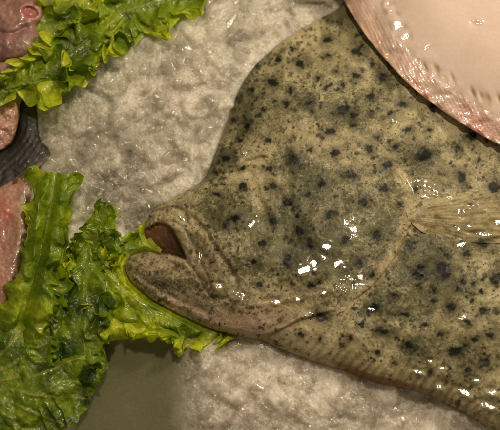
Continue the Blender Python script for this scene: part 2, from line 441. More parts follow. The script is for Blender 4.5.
GLEAM = [(326, 247, 6, 5, 0, .2, 5), (321, 257, 5, 5, -.7, .2, 5), (313, 264, 7, 5, -.7, .2, 5), (303, 271, 8, 5, -.5, .2, 5), (337, 252, 2.5, 6, 0, .2, 5), (338, 265, 6, 10, .2, .25, 5), (347, 284, 13, 12, 0, .8, 3),
         (354, 230, 5, 10, -.3, .2, 5), (347, 222, 3, 3, 0, .2, 4), (324, 293, 4, 3, 0, .15, 5), (428, 190, 17, 6, .3, .7, 3), (461, 212, 7, 4, .3, .3, 4), (473, 205, 4, 3, 0, .3, 4), (458, 229, 4, 3, 0, .3, 4), (469, 228, 5, 4, 0, .3, 4),
         (462, 244, 8, 3, -.3, .3, 4), (484, 234, 14, 3, .1, .35, 4), (498, 222, 6, 4, 0, .3, 4), (418, 372, 7, 3, .4, .3, 4), (430, 361, 3, 3, 0, .2, 4), (441, 386, 5, 6, .6, .3, 3), (466, 393, 12, 4, .5, .35, 3.5),
         (488, 405, 10, 4, .5, .35, 3.5), (476, 380, 4, 3, 0, .2, 4), (492, 392, 7, 5, .3, .35, 3.5), (442, 368, 4, 2, 0, .3, 4), (252, 225, 5, 3, -.5, .3, 3.5), (257, 216, 2, 2, 0, .2, 3), (240, 296, 9, 5, 0, .7, 3), (276, 302, 5, 3.5, 0, .35, 4),
         (298, 299, 4, 3, -.4, .2, 3), (183, 219, 7, 2, .7, .3, 3), (200, 255, 3, 4, 0, .4, 3), (219, 286, 5, 4, -.5, .4, 3), (245, 153, 4, 3, -.7, .5, 3), (395, 122, 5, 3, 0, .6, 3), (372, 310, 3, 2, 0, .4, 3), (462, 318, 5, 2, .3, .3, 3), (310, 314, 5, 2, -.2, .3, 3)]
def gleam(x, y):
    g = 0*x
    for a in GLEAM: g = np.maximum(g, sstep(0.04, 0.5, gauss(x, y, *a[:2], a[2]*1.1, a[3]*1.1, a[4])))
    return g
def tur_h(x, y, d):
    return glint_facets(x, y, tur_h0(x, y, d), GLEAM, lambda a, b: tur_h0(a, b, segdist(a, b, P_T)[0]))
P_T = smooth(TUR, True, 6)
def tur_h0(x, y, d):
    z = tur_core(x, y, d)
    # dorsal fin band on the upper left margin
    band = sstep(27, 17, d)*sstep(345, 300, y)*sstep(30, 70, x-180+0*y)
    z -= 2.6*band*(y < 175)
    q = line(x, y, OPERC, 5); z += 1.1*np.exp(-(np.clip(np.abs(q[1]), 0, 99)/5.0)**2)*segend(q[2])
    side = q[1]
    z -= 2.6*sstep(0.5, 3.0, -side)*np.exp(-(np.abs(side)/16)**2)*(segend(q[2]))
    z -= 1.0*line(x, y, PREOP, 5)[0]; z += 2.2*gauss(x, y, 322, 235, 20, 50, 0.1)
    z -= 1.3*line(x, y, JAW1, 2.6)[0]
    z -= 1.2*line(x, y, JAW2, 1.9)[0]; z -= 1.3*line(x, y, JAW3, 1.8)[0]
    z += 1.2*line(x, y, [(150, 222), (160, 219), (172, 223), (182, 236), (190, 256)], 4)[0]
    z += 2.6*gauss(x, y, 220, 284, 9, 14, -0.3)
    z += 0.6*line(x, y, FLAP, 2.0)[0]
    f2 = line(x, y, FLAP2, 2); z += 1.0*f2[0]; z -= 2.4*sstep(0.5, 3, f2[1])*np.exp(-(np.abs(f2[1])/9)**2)*segend(f2[2])
    z -= 2.6*line(x, y, BROW, 2.8)[0]; z += 1.6*line(x, y, [(p[0]+1, p[1]+7) for p in BROW], 3.5)[0]
    z += 3.2*gauss(x, y, 232, 220, 15, 10, 0)+2.6*gauss(x, y, 243, 190, 16, 9, 0.2) - 1.8*gauss(x, y, 232, 219.5, 7, 2.2, 0.05)
    z += 3.0*gauss(x, y, 285, 268, 26, 18, 0)
    z -= 2.2*gauss(x, y, 262, 205, 5, 26, -0.35)
    # mouth
    dm = segdist(x, y, MOUTH)[0]; im = inside(x, y, MOUTH)
    z -= np.where(im, 7*sstep(0, 5, dm), 0)*sstep(143, 152, x+0*y)
    z -= 1.6*line(x, y, [(131, 270), (150, 283), (176, 298), (206, 313)], 3.0)[0]; z += 1.0*line(x, y, [(134, 277), (152, 291), (180, 306), (212, 321)], 4)[0]
    # lower jaw top ridge
    z += 2.0*line(x, y, [(132, 259), (150, 256), (168, 259), (186, 265)], 3.2)[0]
    # lip pleats at the snout tip
    pl = gauss(x, y, 153, 224, 10, 7, 0); z += 0.8*pl*np.sin(x*1.55)
    # wrinkles in the wet skin
    g = gleam(x, y)
    z += 2.2*fbm(x/28, y/28, o=4, s=8)*sstep(0, 25, d)+0.6*fbm(x/6, y/6, o=3, s=9)*(1+1.2*sstep(250, 200, x)*sstep(190, 215, y))
    # bottom margin fin: rays running out
    lo = sstep(34, 10, d)*(y > 335-0*x)*sstep(290, 320, x)
    z += 0.7*fbm(x/3.2, y/3.2, o=2, s=77)*sstep(245, 205, x)*sstep(196, 214, y)
    z += lo*0.9*np.sin((x*0.75+y*0.55)*0.85+fbm(x/20, y/20)*2)
    da_ = sstep(20, 8, d)*(y < 170)*sstep(210, 230, x+0.4*(170-y))
    z += 0.4*da_*np.sin((x*0.9+y)*0.5+fbm(x/15, y/15)*2)
    # pectoral seat
    z -= 1.0*inside(x, y, PECP)*sstep(0, 6, segdist(x, y, PECP)[0])
    return z
def segend(t): return sstep(0, 0.08, t)*sstep(1, 0.92, t)

SPOTS = [(300, 64, 6, 5), (344, 110, 9, 5), (354, 115, 5, 3), (273, 82, 6, 5), (278, 60, 3, 3), (237, 98, 3, 3), (253, 90, 3, 3), (291, 92, 3, 4), (257, 65, 2.5, 2.5),
    (286, 104, 4, 3), (292, 49, 4, 2.5), (327, 40, 5, 3.5), (357, 52, 7, 5), (356, 76, 6, 4), (382, 77, 5, 4), (372, 65, 3, 2.5), (318, 78, 3, 2.5), (328, 86, 4, 3),
    (343, 85, 3, 3), (310, 103, 5, 3), (336, 72, 3, 2.5), (327, 56, 3, 2), (370, 96, 5, 3), (330, 132, 7, 4), (335, 153, 6, 4), (372, 112, 4, 3), (353, 125, 4, 3),
    (378, 138, 3, 3), (369, 148, 4, 6), (395, 147, 4, 3), (388, 165, 6, 5), (351, 174, 7, 5), (321, 184, 6, 5), (384, 189, 5, 4), (307, 194, 4, 3), (402, 104, 5, 4),
    (424, 155, 9, 8), (457, 148, 4, 5), (462, 177, 5, 7), (479, 160, 3, 3), (471, 136, 6, 5), (408, 130, 4, 2.5), (429, 130, 4, 2.5), (434, 106, 4, 3), (494, 187, 7, 7),
    (287, 203, 7, 5), (363, 202, 6, 5), (288, 261, 6, 7), (310, 246, 4, 3), (382, 190, 4, 3), (418, 275, 7, 5), (421, 267, 4, 4), (374, 307, 8, 5), (322, 318, 7, 5),
    (405, 314, 6, 3), (243, 186, 4, 4), (442, 268, 8, 7), (446, 275, 5, 4), (452, 307, 6, 5), (484, 311, 7, 5), (482, 244, 7, 4), (467, 254, 4, 4), (496, 279, 7, 6),
    (409, 246, 3, 3), (446, 254, 4, 3), (463, 282, 3, 3), (434, 290, 3, 3), (433, 301, 3, 2.5), (394, 295, 4, 3), (473, 284, 3, 3), (457, 288, 3, 3), (482, 292, 3, 3),
    (468, 322, 6, 3), (409, 346, 5, 6), (382, 331, 9, 4), (455, 352, 9, 6), (484, 363, 8, 6), (342, 346, 3, 3), (378, 352, 3, 2.5), (320, 339, 3, 3), (350, 338, 3, 2),
    (475, 340, 4, 3), (468, 370, 4, 3), (226, 158, 5, 4), (242, 168, 4, 2.5), (232, 219, 8, 3), (269, 169, 4, 3.5), (274, 186, 6, 4), (273, 221, 5, 4), (295, 159, 7, 6),
    (216, 194, 4, 3), (298, 216, 4, 3), (247, 126, 4, 4), (268, 140, 4, 3), (310, 150, 3, 3), (263, 110, 3, 3), (240, 140, 3, 3), (233, 120, 2.5, 2.5), (254, 262, 4, 3),
    (262, 243, 5, 4), (300, 232, 6, 5), (330, 215, 5, 4), (345, 240, 4, 4), (311, 285, 5, 4), (360, 262, 4, 4), (376, 235, 5, 5), (372, 275, 4, 3), (400, 205, 3, 3),
    (425, 325, 4, 3), (440, 335, 5, 3), (395, 362, 3, 3), (430, 372, 3, 3), (362, 325, 4, 3), (300, 335, 3, 3), (390, 113, 3, 3), (415, 190, 3, 3), (490, 335, 5, 4), (260, 285, 4, 3)]
def make_spots():
    L = []
    for (a, b, r, q) in SPOTS: L.append((a, b, r*.84, q*.84, RS.uniform(-.6, .6), 1.0, 0))
    for i in range(2300):
        a = RS.uniform(205, 560); b = RS.uniform(15, 440)
        r = RS.choice([0.9, 1.2, 1.8, 2.7], p=[.32, .28, .25, .15])
        L.append((a, b, r*RS.uniform(0.9, 1.5), r*0.9, RS.uniform(-1.5, 1.5), RS.uniform(.5, 1), 1))
    for i in range(420):
        a = RS.uniform(128, 245); b = RS.uniform(190, 320)
        r = RS.choice([0.8, 1.1, 1.7, 2.4])
        L.append((a, b, r*1.2, r, RS.uniform(-1.5, 1.5), RS.uniform(.35, .8), 1))
    for k in range(34):                       # the row of dots along the fin margin
        t = k/34; j = int(t*10); u = t*10-j
        a = TUR[1+j][0]*(1-u)+TUR[2+j][0]*u; b = TUR[1+j][1]*(1-u)+TUR[2+j][1]*u
        for off in (6, 13, 20):
            L.append((a+off*0.92+RS.uniform(-2, 2), b+off*0.4+RS.uniform(-3, 3), RS.uniform(1.2, 2.4), RS.uniform(1.2, 2.2), 0, .8, 1))
    return L
SPL = make_spots()
def tur_dusk(x, y, d):
    warp = fbm(x/11, y/11, o=3, s=21)
    t = 0.36+0.6*fbm(x/42+3, y/42, o=4, s=30)+0.35*fbm(x/8, y/8, o=4, s=31, g=.7)
    for (a, b, rx, ry, ro, w) in [(300, 235, 60, 62, 0, .42), (232, 218, 26, 11, 0, .55), (322, 112, 42, 15, .2, .40), (425, 157, 20, 14, 0, .35), (330, 180, 50, 18, 0, .25),
                                  (360, 50, 16, 10, 0, .3), (395, 170, 25, 20, .6, .45), (440, 270, 45, 20, 0, .30), (385, 305, 60, 25, 0, .22), (455, 350, 30, 14, 0, .28), (290, 160, 15, 15, 0, .4),
                                  (226, 158, 16, 14, -.3, .45), (245, 105, 12, 40, .25, .25), (395, 85, 30, 18, .8, .16), (400, 250, 30, 40, 0, .25), (305, 85, 16, 12, 0, .22), (480, 240, 30, 10, 0, .3),
                                  (262, 58, 45, 8, -.75, .2), (190, 285, 34, 20, .4, .15), (150, 275, 26, 12, .4, .15),
                                  (338, 8, 16, 16, 0, .8), (330, 62, 50, 24, 0, -.38), (262, 180, 26, 28, 0, -.5), (440, 115, 60, 28, .5, -.32), (345, 145, 45, 16, 0, -.3), (300, 135, 22, 12, 0, -.1), (400, 325, 40, 12, .2, -.1),  # first patch: dark fin skin with the pale fish's shadow painted in
                                  (185, 215, 25, 16, .6, -.2), (330, 345, 60, 9, .3, -.35), (430, 376, 50, 9, .35, -.3), (205, 268, 24, 20, .9, -.12)]:
        t = t+1.7*w*gauss(x+warp*7, y-warp*7, a, b, rx, ry, ro)
    pale = np.clip(gauss(x, y, 250, 322, 42, 13, -.12)+line(x, y, OPERC, 6)[0]*.8+0.8*gauss(x, y, 200, 318, 40, 9, .35), 0, 1)
    return np.clip(t-0.8*pale, -.6, 1.1)
def tur_col(x, y, d):
    light = lin(180, 169, 131); mid = lin(134, 126, 92)
    t = 0.4+0.8*fbm(x/30, y/30, o=3, s=33)+0.5*fbm(x/6, y/6, o=3, s=34)
    c = mixc(light, mid, sstep(0.0, 1.0, t))
    # jaw and throat skin: greyer, rosier
    jaw = np.maximum(sstep(262, 200, x)*sstep(200, 240, y), gauss(x, y, 240, 312, 55, 24, .1))
    c = mixc(c, lin(140, 126, 100), 0.7*jaw)
    c = mixc(c, lin(184, 158, 138), 0.85*np.clip(gauss(x, y, 250, 322, 42, 13, -.12)+gauss(x, y, 160, 300, 40, 7, .5)*.4+0.7*gauss(x, y, 200, 318, 40, 9, .35), 0, 1))
    c = mixc(c, lin(150, 132, 100), 0.55*gauss(x, y, 135, 262, 14, 9, 0))
    # pale lines of the gill cover, flap and jaw plates
    for pts, w, s_ in ((OPERC, 5.5, .5), ([(p[0]-9, p[1]-4) for p in OPERC[2:]], 2.5, .5), (FLAP, 2.2, .85), ([(228, 322), (250, 314), (275, 309), (298, 306)], 3, .6), ([(222, 318), (240, 312), (262, 306), (284, 303)], 1.2, .5), ([(205, 172), (222, 171), (240, 166)], 2.0, .6), ([(258, 198), (266, 212), (280, 232)], 1.6, .4), (PREOP, 3, .25),
                       ([(312, 305), (340, 300), (356, 292)], 1.5, .3), (JAW1, 1.3, .3)):
        c = mixc(c, lin(166, 144, 104), s_*line(x, y, pts, w)[0]*(0.7+0.3*vnoise(x/4, y/4)))
    for pts, w, s_ in ((JAW2, 1.2, .5), (JAW3, 1.2, .5), ([(p[0]+2.5, p[1]-1.5) for p in JAW1], 1.3, .5)):
        c = mixc(c, lin(74, 64, 44), s_*line(x, y, pts, w)[0])
    # spots
    wx = x+fbm(x/4, y/4, o=3, s=40, g=.7)*2.6; wy = y+fbm(x/4+9, y/4, o=3, s=41, g=.7)*2.6
    big = 0*x; small = 0*x
    order = np.argsort(x, kind='stable'); xs = x[order]
    for (a, b, r, q, ro, st, ty) in SPL:
        R = max(r, q)*2.6+2.5
        i0, i1 = np.searchsorted(xs, [a-R, a+R]); idx = order[i0:i1]
        if len(idx) == 0: continue
        g = gauss(wx[idx], wy[idx], a, b, r, q, ro)
        if ty == 0:
            v = st*(0.85*sstep(0.10, 0.85, g)+0.40*sstep(0.0, 0.6, gauss(wx[idx], wy[idx], a, b, r*2.1, q*2.1, ro)))
            big[idx] = np.maximum(big[idx], v)
        else: small[idx] = np.maximum(small[idx], st*sstep(0.25, 0.75, g))
    c = mixc(c, lin(40, 36, 18), small*0.93)
    c = mixc(c, lin(16, 22, 10), np.clip(big*1.1, 0, 1)*0.97)
    # mouth
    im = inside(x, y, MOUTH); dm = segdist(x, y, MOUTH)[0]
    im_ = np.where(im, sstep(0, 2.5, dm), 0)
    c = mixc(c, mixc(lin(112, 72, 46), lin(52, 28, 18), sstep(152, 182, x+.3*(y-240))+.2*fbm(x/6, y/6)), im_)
    lo = sstep(30, 8, d)*(y > 335)*sstep(285, 310, x); ry = .5+.5*np.sin((x*0.75+y*0.55)*0.85+fbm(x/20, y/20)*2)
    c = mixc(c, lin(186, 166, 130), lo*.5*ry)
    # translucent brown margin by the belly
    br = sstep(9, 3, d)*sstep(330, 350, x)*sstep(450, 395, x)*(y > 330)
    c = mixc(c, lin(128, 92, 52), 0.8*br)
    return np.clip(c, 0.004, 1)
P_T = smooth(TUR, True, 6)
root = empty('turbot', W(330, 230, 0), 'whole spotted olive brown flatfish with open mouth lying on crushed ice', 'fish')
dorsal = lambda x, y, d: (d < 22) & (y < 168) & (x > 205) & (x < 420) & (x*0.9+y*0.5 < 370+0*x+60)
anal = lambda x, y, d: (d < 20) & (x > 285) & (y > 330)
mouthm = lambda x, y, d: inside(x, y, MOUTH) & (x > 149)
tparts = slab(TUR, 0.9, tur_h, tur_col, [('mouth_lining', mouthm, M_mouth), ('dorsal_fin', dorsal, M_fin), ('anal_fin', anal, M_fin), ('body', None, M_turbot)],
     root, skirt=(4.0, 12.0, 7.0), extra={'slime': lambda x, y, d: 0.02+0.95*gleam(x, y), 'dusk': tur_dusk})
for o in tparts:
    if o.name == 'mouth_lining': o['label'] = 'dark reddish brown inside of the open mouth'

def tur_z(x, y):
    x = np.asarray(x, float); y = np.asarray(y, float)
    return tur_h(x, y, segdist(x, y, P_T)[0])
# pectoral fin: a rayed fan lying back along the flank
def pec_h(x, y, d):
    return glint_facets(x, y, pec_h0(x, y, d), GLEAM[11:18], lambda a, b: pec_h0(a, b, segdist(a, b, PECP)[0]))
def pec_h0(x, y, d):
    ang = (y-216)/np.maximum(x-385, 8)
    rays = np.sin(ang*120+2.5*fbm(x/30, y/18, o=3))
    return tur_core(x, y, segdist(x, y, P_T)[0])+0.3+2.0*sstep(0, 18, d)*sstep(400, 430, x)+0.28*rays*sstep(0, 6, d)*(0.6+0.6*vnoise(x/12, y/6))+1.2*fbm(x/12, y/7, o=2, s=3)
def pec_c(x, y, d):
    ang = (y-216)/np.maximum(x-385, 8); rays = 0.5+0.5*np.sin(ang*120+2.5*fbm(x/30, y/18, o=3))
    c = mixc(lin(104, 94, 60), lin(176, 158, 112), np.clip(0.35*rays+0.2+0.5*fbm(x/8, y/4, o=3), 0, 1))
    c = mixc(c, tur_col(x, y, d+30), 0.22+0.55*sstep(9, 0, d))
    for (a, b, r, q) in ((437, 217, 5, 2.5), (482, 243, 8, 3), (455, 226, 3, 2), (470, 204, 4, 2)): c = mixc(c, lin(46, 44, 30), 0.8*gauss(x, y, a, b, r, q, 0))
    return c
slab(PEC, 0.9, pec_h, pec_c, [('pectoral_fin', None, M_fin)], root, skirt=(0.4, 2.5, 1.0), extra={'slime': lambda x, y, d: 0.1+0.9*gleam(x, y), 'dusk': lambda x, y, d: 0.12+0.5*fbm(x/12, y/5, o=3, s=35)})

# ------------------------------------------------------------------ pale flatfish on top
PAL = [(326, -40), (336, -18), (343, -2), (352, 14), (368, 38), (388, 62), (410, 85), (435, 105), (460, 122), (485, 137), (503, 146), (530, 158), (570, 165),
       (640, 120), (640, -60), (500, -90), (380, -80)]
P_P = smooth(PAL, True, 6)
def pal_base(x, y, d): return tur_z(x, y)*0+tur_core(x, y, segdist(x, y, P_T)[0])
PGL = [(389, 4, 5, 4, .6, .2, 3), (392, 13, 8, 5, .9, .22, 3.4), (398, 25, 9, 6, .9, .25, 3.4), (405, 36, 6, 5, 0, .22, 3), (380, 42, 2, 2, 0, .3, 3), (427, 47, 4, 2.5, -.5, .4, 3), (477, 22, 6, 4, 0, .6, 3), (437, 70, 2, 3, 0, .3, 3), (387, 4, 4, 3, 0, .5, 3)]
def pgl(x, y):
    g = 0*x
    for a in PGL: g = np.maximum(g, sstep(0.04, .5, gauss(x, y, *a[:5])))
    return g
def pal_h(x, y, d):
    return glint_facets(x, y, pal_h0(x, y, d), PGL, lambda a, b: pal_h0(a, b, segdist(a, b, P_P)[0]))
def pal_h0(x, y, d):
    rays = np.sin((x*0.88-y*0.46)*1.75+4.0*fbm(x/30, y/30, o=3, s=4))
    z = pal_base(x, y, d)+9.0+0.12*np.clip(d, 0, 20)+15*sstep(-12, 85, d)
    fr = sstep(30, 16, d)*sstep(0, 3, d)
    z += 0.18*rays*fr*(.7+.8*vnoise(x/9, y/9, s=5))+1.6*fbm(x/14, y/14, o=3, s=6)*sstep(45, 15, d)+0.5*fbm(x/30, y/30, o=2, s=16)
    for (a, b) in ((425, 68), (436, 70), (452, 78), (473, 93), (481, 96), (488, 98), (499, 99)): z -= 1.2*gauss(x, y, a, b, 2, 5, -.35)
    z += 2.0*fbm((x*0.95-y*0.2)/5.0, 0*y+2, o=1, s=44)*sstep(3, 0, d)
    return z
def pal_c(x, y, d):
    rays = 0.5+0.5*np.sin((x*0.88-y*0.46)*1.75+4.0*fbm(x/30, y/30, o=3, s=4))
    c = mixc(lin(208, 190, 176)+0*x[..., None], lin(196, 174, 158), 0.5+0.5*fbm(x/40, y/40, s=50))
    fr = sstep(30, 14, d)
    c = mixc(c, mixc(lin(210, 182, 166), lin(184, 146, 124), 0.35*rays+0.8*np.clip(fbm(x/9, y/9, o=3, s=51)+.3, 0, 1)), fr*0.85)
    c = mixc(c, lin(170, 88, 66), 0.55*sstep(9, 2, d)*sstep(-.1, .6, fbm(x/13, y/13, s=52)))
    c = mixc(c, lin(184, 104, 84), 0.5*gauss(x, y, 478, 122, 20, 9, .5))
    c = mixc(c, lin(150, 112, 60), 0.35*fr*sstep(120, 20, y)*sstep(12, 4, d))
    for (a, b, w) in ((425, 68, .35), (436, 69, .6), (455, 82, .2), (473, 93, .75), (486, 97, .8), (489, 102, .6), (500, 100, .8), (446, 76, .15)):
        c = mixc(c, lin(150, 122, 52), w*gauss(x, y, a, b, 2.0, 6, -.35))
    return c
for mm in (M_pale,):
    nt_p = mm.node_tree; bb = [n for n in nt_p.nodes if n.type == 'BSDF_PRINCIPLED'][0]; nt_p.links.new(attr(nt_p, 'slime').outputs['Fac'], bb.inputs['Coat Weight']); bb.inputs['Specular IOR Level'].default_value = .15; bb.inputs['Coat IOR'].default_value = 1.6
root = empty('pale_flatfish', W(470, 30, 40), 'cream white underside of a second flatfish overlapping the spotted fish at top right', 'fish')
pp = slab(PAL, 0.95, pal_h, pal_c, [('marginal_fin', lambda x, y, d: d < 24, M_palefin), ('body', None, M_pale)], root, skirt=(1.1, 8.0, 16.0), extra={'slime': lambda x, y, d: np.clip(pgl(x, y)+.12*sstep(34, 10, d), 0, 1)})

# ------------------------------------------------------------------ ice bed
def ice_macro(x, y):
    dt, *_ = segdist(x, y, P_T); ins = inside(x, y, P_T)
    sd = np.where(ins, -dt, dt)
    z = 5+0*x
    z += 16*gauss(x, y, 130, 110, 110, 80, -.6)+8*gauss(x, y, 190, 70, 30, 45, .2)+6*gauss(x, y, 275, 10, 60, 25, -.4)
    z += 9*gauss(x, y, 275, 400, 75, 45, .1)
    z -= 6*gauss(x, y, 400, 400, 90, 12, .45)
    lim = 6+0.45*np.clip(sd, -20, 60)
    z = np.where(z > lim, lim+0.3*(z-lim), z)
    low = sstep(16, 4, np.abs(sd))*sstep(236, 246, y)*sstep(262, 245, x)+sstep(22, 6, segdist(x, y, MOUTH)[0])*(x < 175)
    low = np.clip(low, 0, 1); z = z*(1-low)+low*np.minimum(z, 0)
    pud = pud_mask(x, y)
    z = z*(1-pud)+(1.0)*pud
    z = z*(1-0.2*sstep(75, 40, x))
    return z, sd
def pud_mask(x, y):
    w = 10*fbm(x/25, y/25, s=60)
    return sstep(215, 165, x+w*0.5)*sstep(322, 350, y+w)*sstep(60, 80, x)
def ice_h(x, y):
    z, sd = ice_macro(x, y)
    wx = x+3.5*fbm(x/20, y/20, o=3, s=61); wy = y+3.5*fbm(x/20+7, y/20, o=3, s=62)
    amp = 1-0.97*pud_mask(x, y)
    amp = amp*(0.55+0.45*sstep(-.3, .3, fbm(x/60, y/60, o=2, s=70)))
    d1, d2, h, h2, ox, oy = voro(wx/40, wy/36, 3)
    e = sstep(0, 0.35, d2-d1)
    z += amp*((h-0.4)*6*e+(ox*(h2-.5)+oy*(h-.5))*14*e+1.0*e)
    d1, d2, h, h2, ox, oy = voro(wx/15+3, wy/15, 13)
    e = sstep(0, 0.4, d2-d1)
    z += amp*((h-0.45)*1.0*e+(ox*(h2-.5)+oy*(h-.5))*3.4*e)
    d1, d2, h, h2, ox, oy = voro(x/3.4, y/3.4, 23)
    z += amp*0.8*(h-0.5)*sstep(0, .35, d2-d1)+amp*0.6*fbm(x/3, y/3, o=2, s=71)
    ins = sd < 0
    return np.where(sd < -14, np.minimum(z, 4), z)
def sodden(X, Y):
    w = 9*fbm(X/22, Y/22, o=3, s=60)
    return np.clip(sstep(212, 166, X+w)*sstep(322, 346, Y+w*.5)*sstep(50, 80, X)+.0, 0, 1)
st = 1.05
xs = np.arange(-90, 600, st); ys = np.arange(-90, 520, st)
X, Y = np.meshgrid(xs, ys)
Z = ice_h(X, Y)
clear = np.clip(0.30+0.75*fbm(X/26, Y/26, o=4, s=80)+0.35*(voro((X+7*fbm(X/20, Y/20, o=3, s=61))/27, (Y+7*fbm(X/20+7, Y/20, o=3, s=62))/27, 3)[3]-.5)+0.6*pud_mask(X, Y)
                +0.5*gauss(X, Y, 100, 85, 90, 14, -.5)-0.55*gauss(X, Y, 300, 400, 110, 60)+0.34*sstep(260, 220, Y), 0, 1)
I = np.arange(X.size).reshape(X.shape)
F = np.stack([I[:-1, :-1], I[1:, :-1], I[1:, 1:], I[:-1, 1:]], -1).reshape(-1, 4)
iceV = W(X, Y, Z).reshape(-1, 3); nI = len(iceV)
me = make_mesh('crushed_ice', iceV, F, None, {'clear': clear.ravel(), 'sodden': sodden(X, Y).ravel()})
ice = link('crushed_ice', me, M_ice)
tag(ice, 'bed of wet translucent crushed ice under the fish and lettuce', 'ice', kind='stuff')

# loose grains and lumps on the bed, one mesh of uncountable granules
def icosa():
    p = (1+5**.5)/2
    V = np.array([(-1, p, 0), (1, p, 0), (-1, -p, 0), (1, -p, 0), (0, -1, p), (0, 1, p), (0, -1, -p), (0, 1, -p), (p, 0, -1), (p, 0, 1), (-p, 0, -1), (-p, 0, 1)], float)
    V /= np.linalg.norm(V[0])
    F = [(0, 11, 5), (0, 5, 1), (0, 1, 7), (0, 7, 10), (0, 10, 11), (1, 5, 9), (5, 11, 4), (11, 10, 2), (10, 7, 6), (7, 1, 8), (3, 9, 4), (3, 4, 2), (3, 2, 6), (3, 6, 8), (3, 8, 9), (4, 9, 5), (2, 4, 11), (6, 2, 10), (8, 6, 7), (9, 8, 1)]
    V = list(map(tuple, V)); cache = {}
    def midp(a, b):
        k = (min(a, b), max(a, b))
        if k not in cache:
            m = (np.array(V[a])+np.array(V[b]))/2; m /= np.linalg.norm(m); V.append(tuple(m)); cache[k] = len(V)-1
        return cache[k]
    for _ in range(2):
        G = []
        for a, b, c in F:
            x, y, z = midp(a, b), midp(b, c), midp(c, a); G += [(a, x, z), (b, y, x), (c, z, y), (x, y, z)]
        F = G
    return np.array(V), np.array(F)
SV, SF = icosa()
VV = []; FF = []; off = 0
def grain_ok(x, y):
    return (not bool(inside(np.array([x]), np.array([y]), P_T)[0])) and pud_mask(np.array([x]), np.array([y]))[0] < 0.3
zones = [(45, 330, -25, 215, 2000), (185, 480, 330, 450, 1600), (90, 150, 150, 235, 400)]
pos = []
for (a, b, c, d_, n) in zones:
    x = RS.uniform(a, b, n*2); y = RS.uniform(c, d_, n*2)
    keep = (~inside(x, y, P_T)) & (sodden(x, y) < RS.uniform(0, .6, n*2)) & (fbm(x/30, y/30, o=2, s=90) > -0.6)
    pos.append(np.stack([x[keep][:n], y[keep][:n]], 1))
pos = np.concatenate(pos); pz = 0.75*ice_h(pos[:, 0], pos[:, 1])+0.25*ice_macro(pos[:, 0], pos[:, 1])[0]; near = segdist(pos[:, 0], pos[:, 1], P_T)[0]
for i in range(len(pos)):
    r = RS.choice([1.5, 2.4, 4.0, 6.5, 10.0], p=[.34, .34, .22, .085, .015])
    r = min(r, max(1.2, near[i]*.8))
    if i < 130: r = RS.uniform(6, 14); r = min(r, max(2, near[i]*.7))
    A = RS.normal(size=(3, 3)); Q, _ = np.linalg.qr(A)
    sc_ = np.array([r*RS.uniform(.9, 1.5), r*RS.uniform(.7, 1.1), r*RS.uniform(.45, .9)])
    v = SV.copy()
    for k in range(9):                       # chipped faces
        nrm = RS.normal(size=3); nrm /= np.linalg.norm(nrm); c = RS.uniform(.38, .75)
        dd = v@nrm; v = v-np.clip(dd-c, 0, None)[:, None]*nrm*0.97
    v = (v*sc_)@Q.T; v[:, 2] *= .75
    p = W(pos[i, 0], pos[i, 1], pz[i]+RS.uniform(-.35, .25)*r*(0.3 if r > 7 else 1))/K
    v = v+p; VV.append(v*K); FF.append(SF+off); off += len(v)
g = link('ice_grains', make_mesh('ice_grains', np.concatenate(VV), np.concatenate(FF)), M_chunk)
tag(g, 'loose clear ice grains strewn over the crushed ice', 'ice grains', kind='stuff')

# tray and melt water
m, nt, b, out = new_mat('tray_steel'); co = objco(nt)
nt.links.new(mix(nt, noise(nt, co, 30, 5, .6), (0.10, 0.095, 0.045, 1), (0.15, 0.14, 0.075, 1)), b.inputs['Base Color'])
b.inputs['Metallic'].default_value = 0.0; b.inputs['Roughness'].default_value = 0.5
S = 700
xs2 = np.linspace(-1.2, 1.2, 3); TV = []
for yy in xs2:
    for xx in xs2: TV.append((xx, yy, -0.016))
TF = [(0, 1, 4, 3), (1, 2, 5, 4), (3, 4, 7, 6), (4, 5, 8, 7)]
structure(link('counter', make_mesh('counter', TV, TF), m))
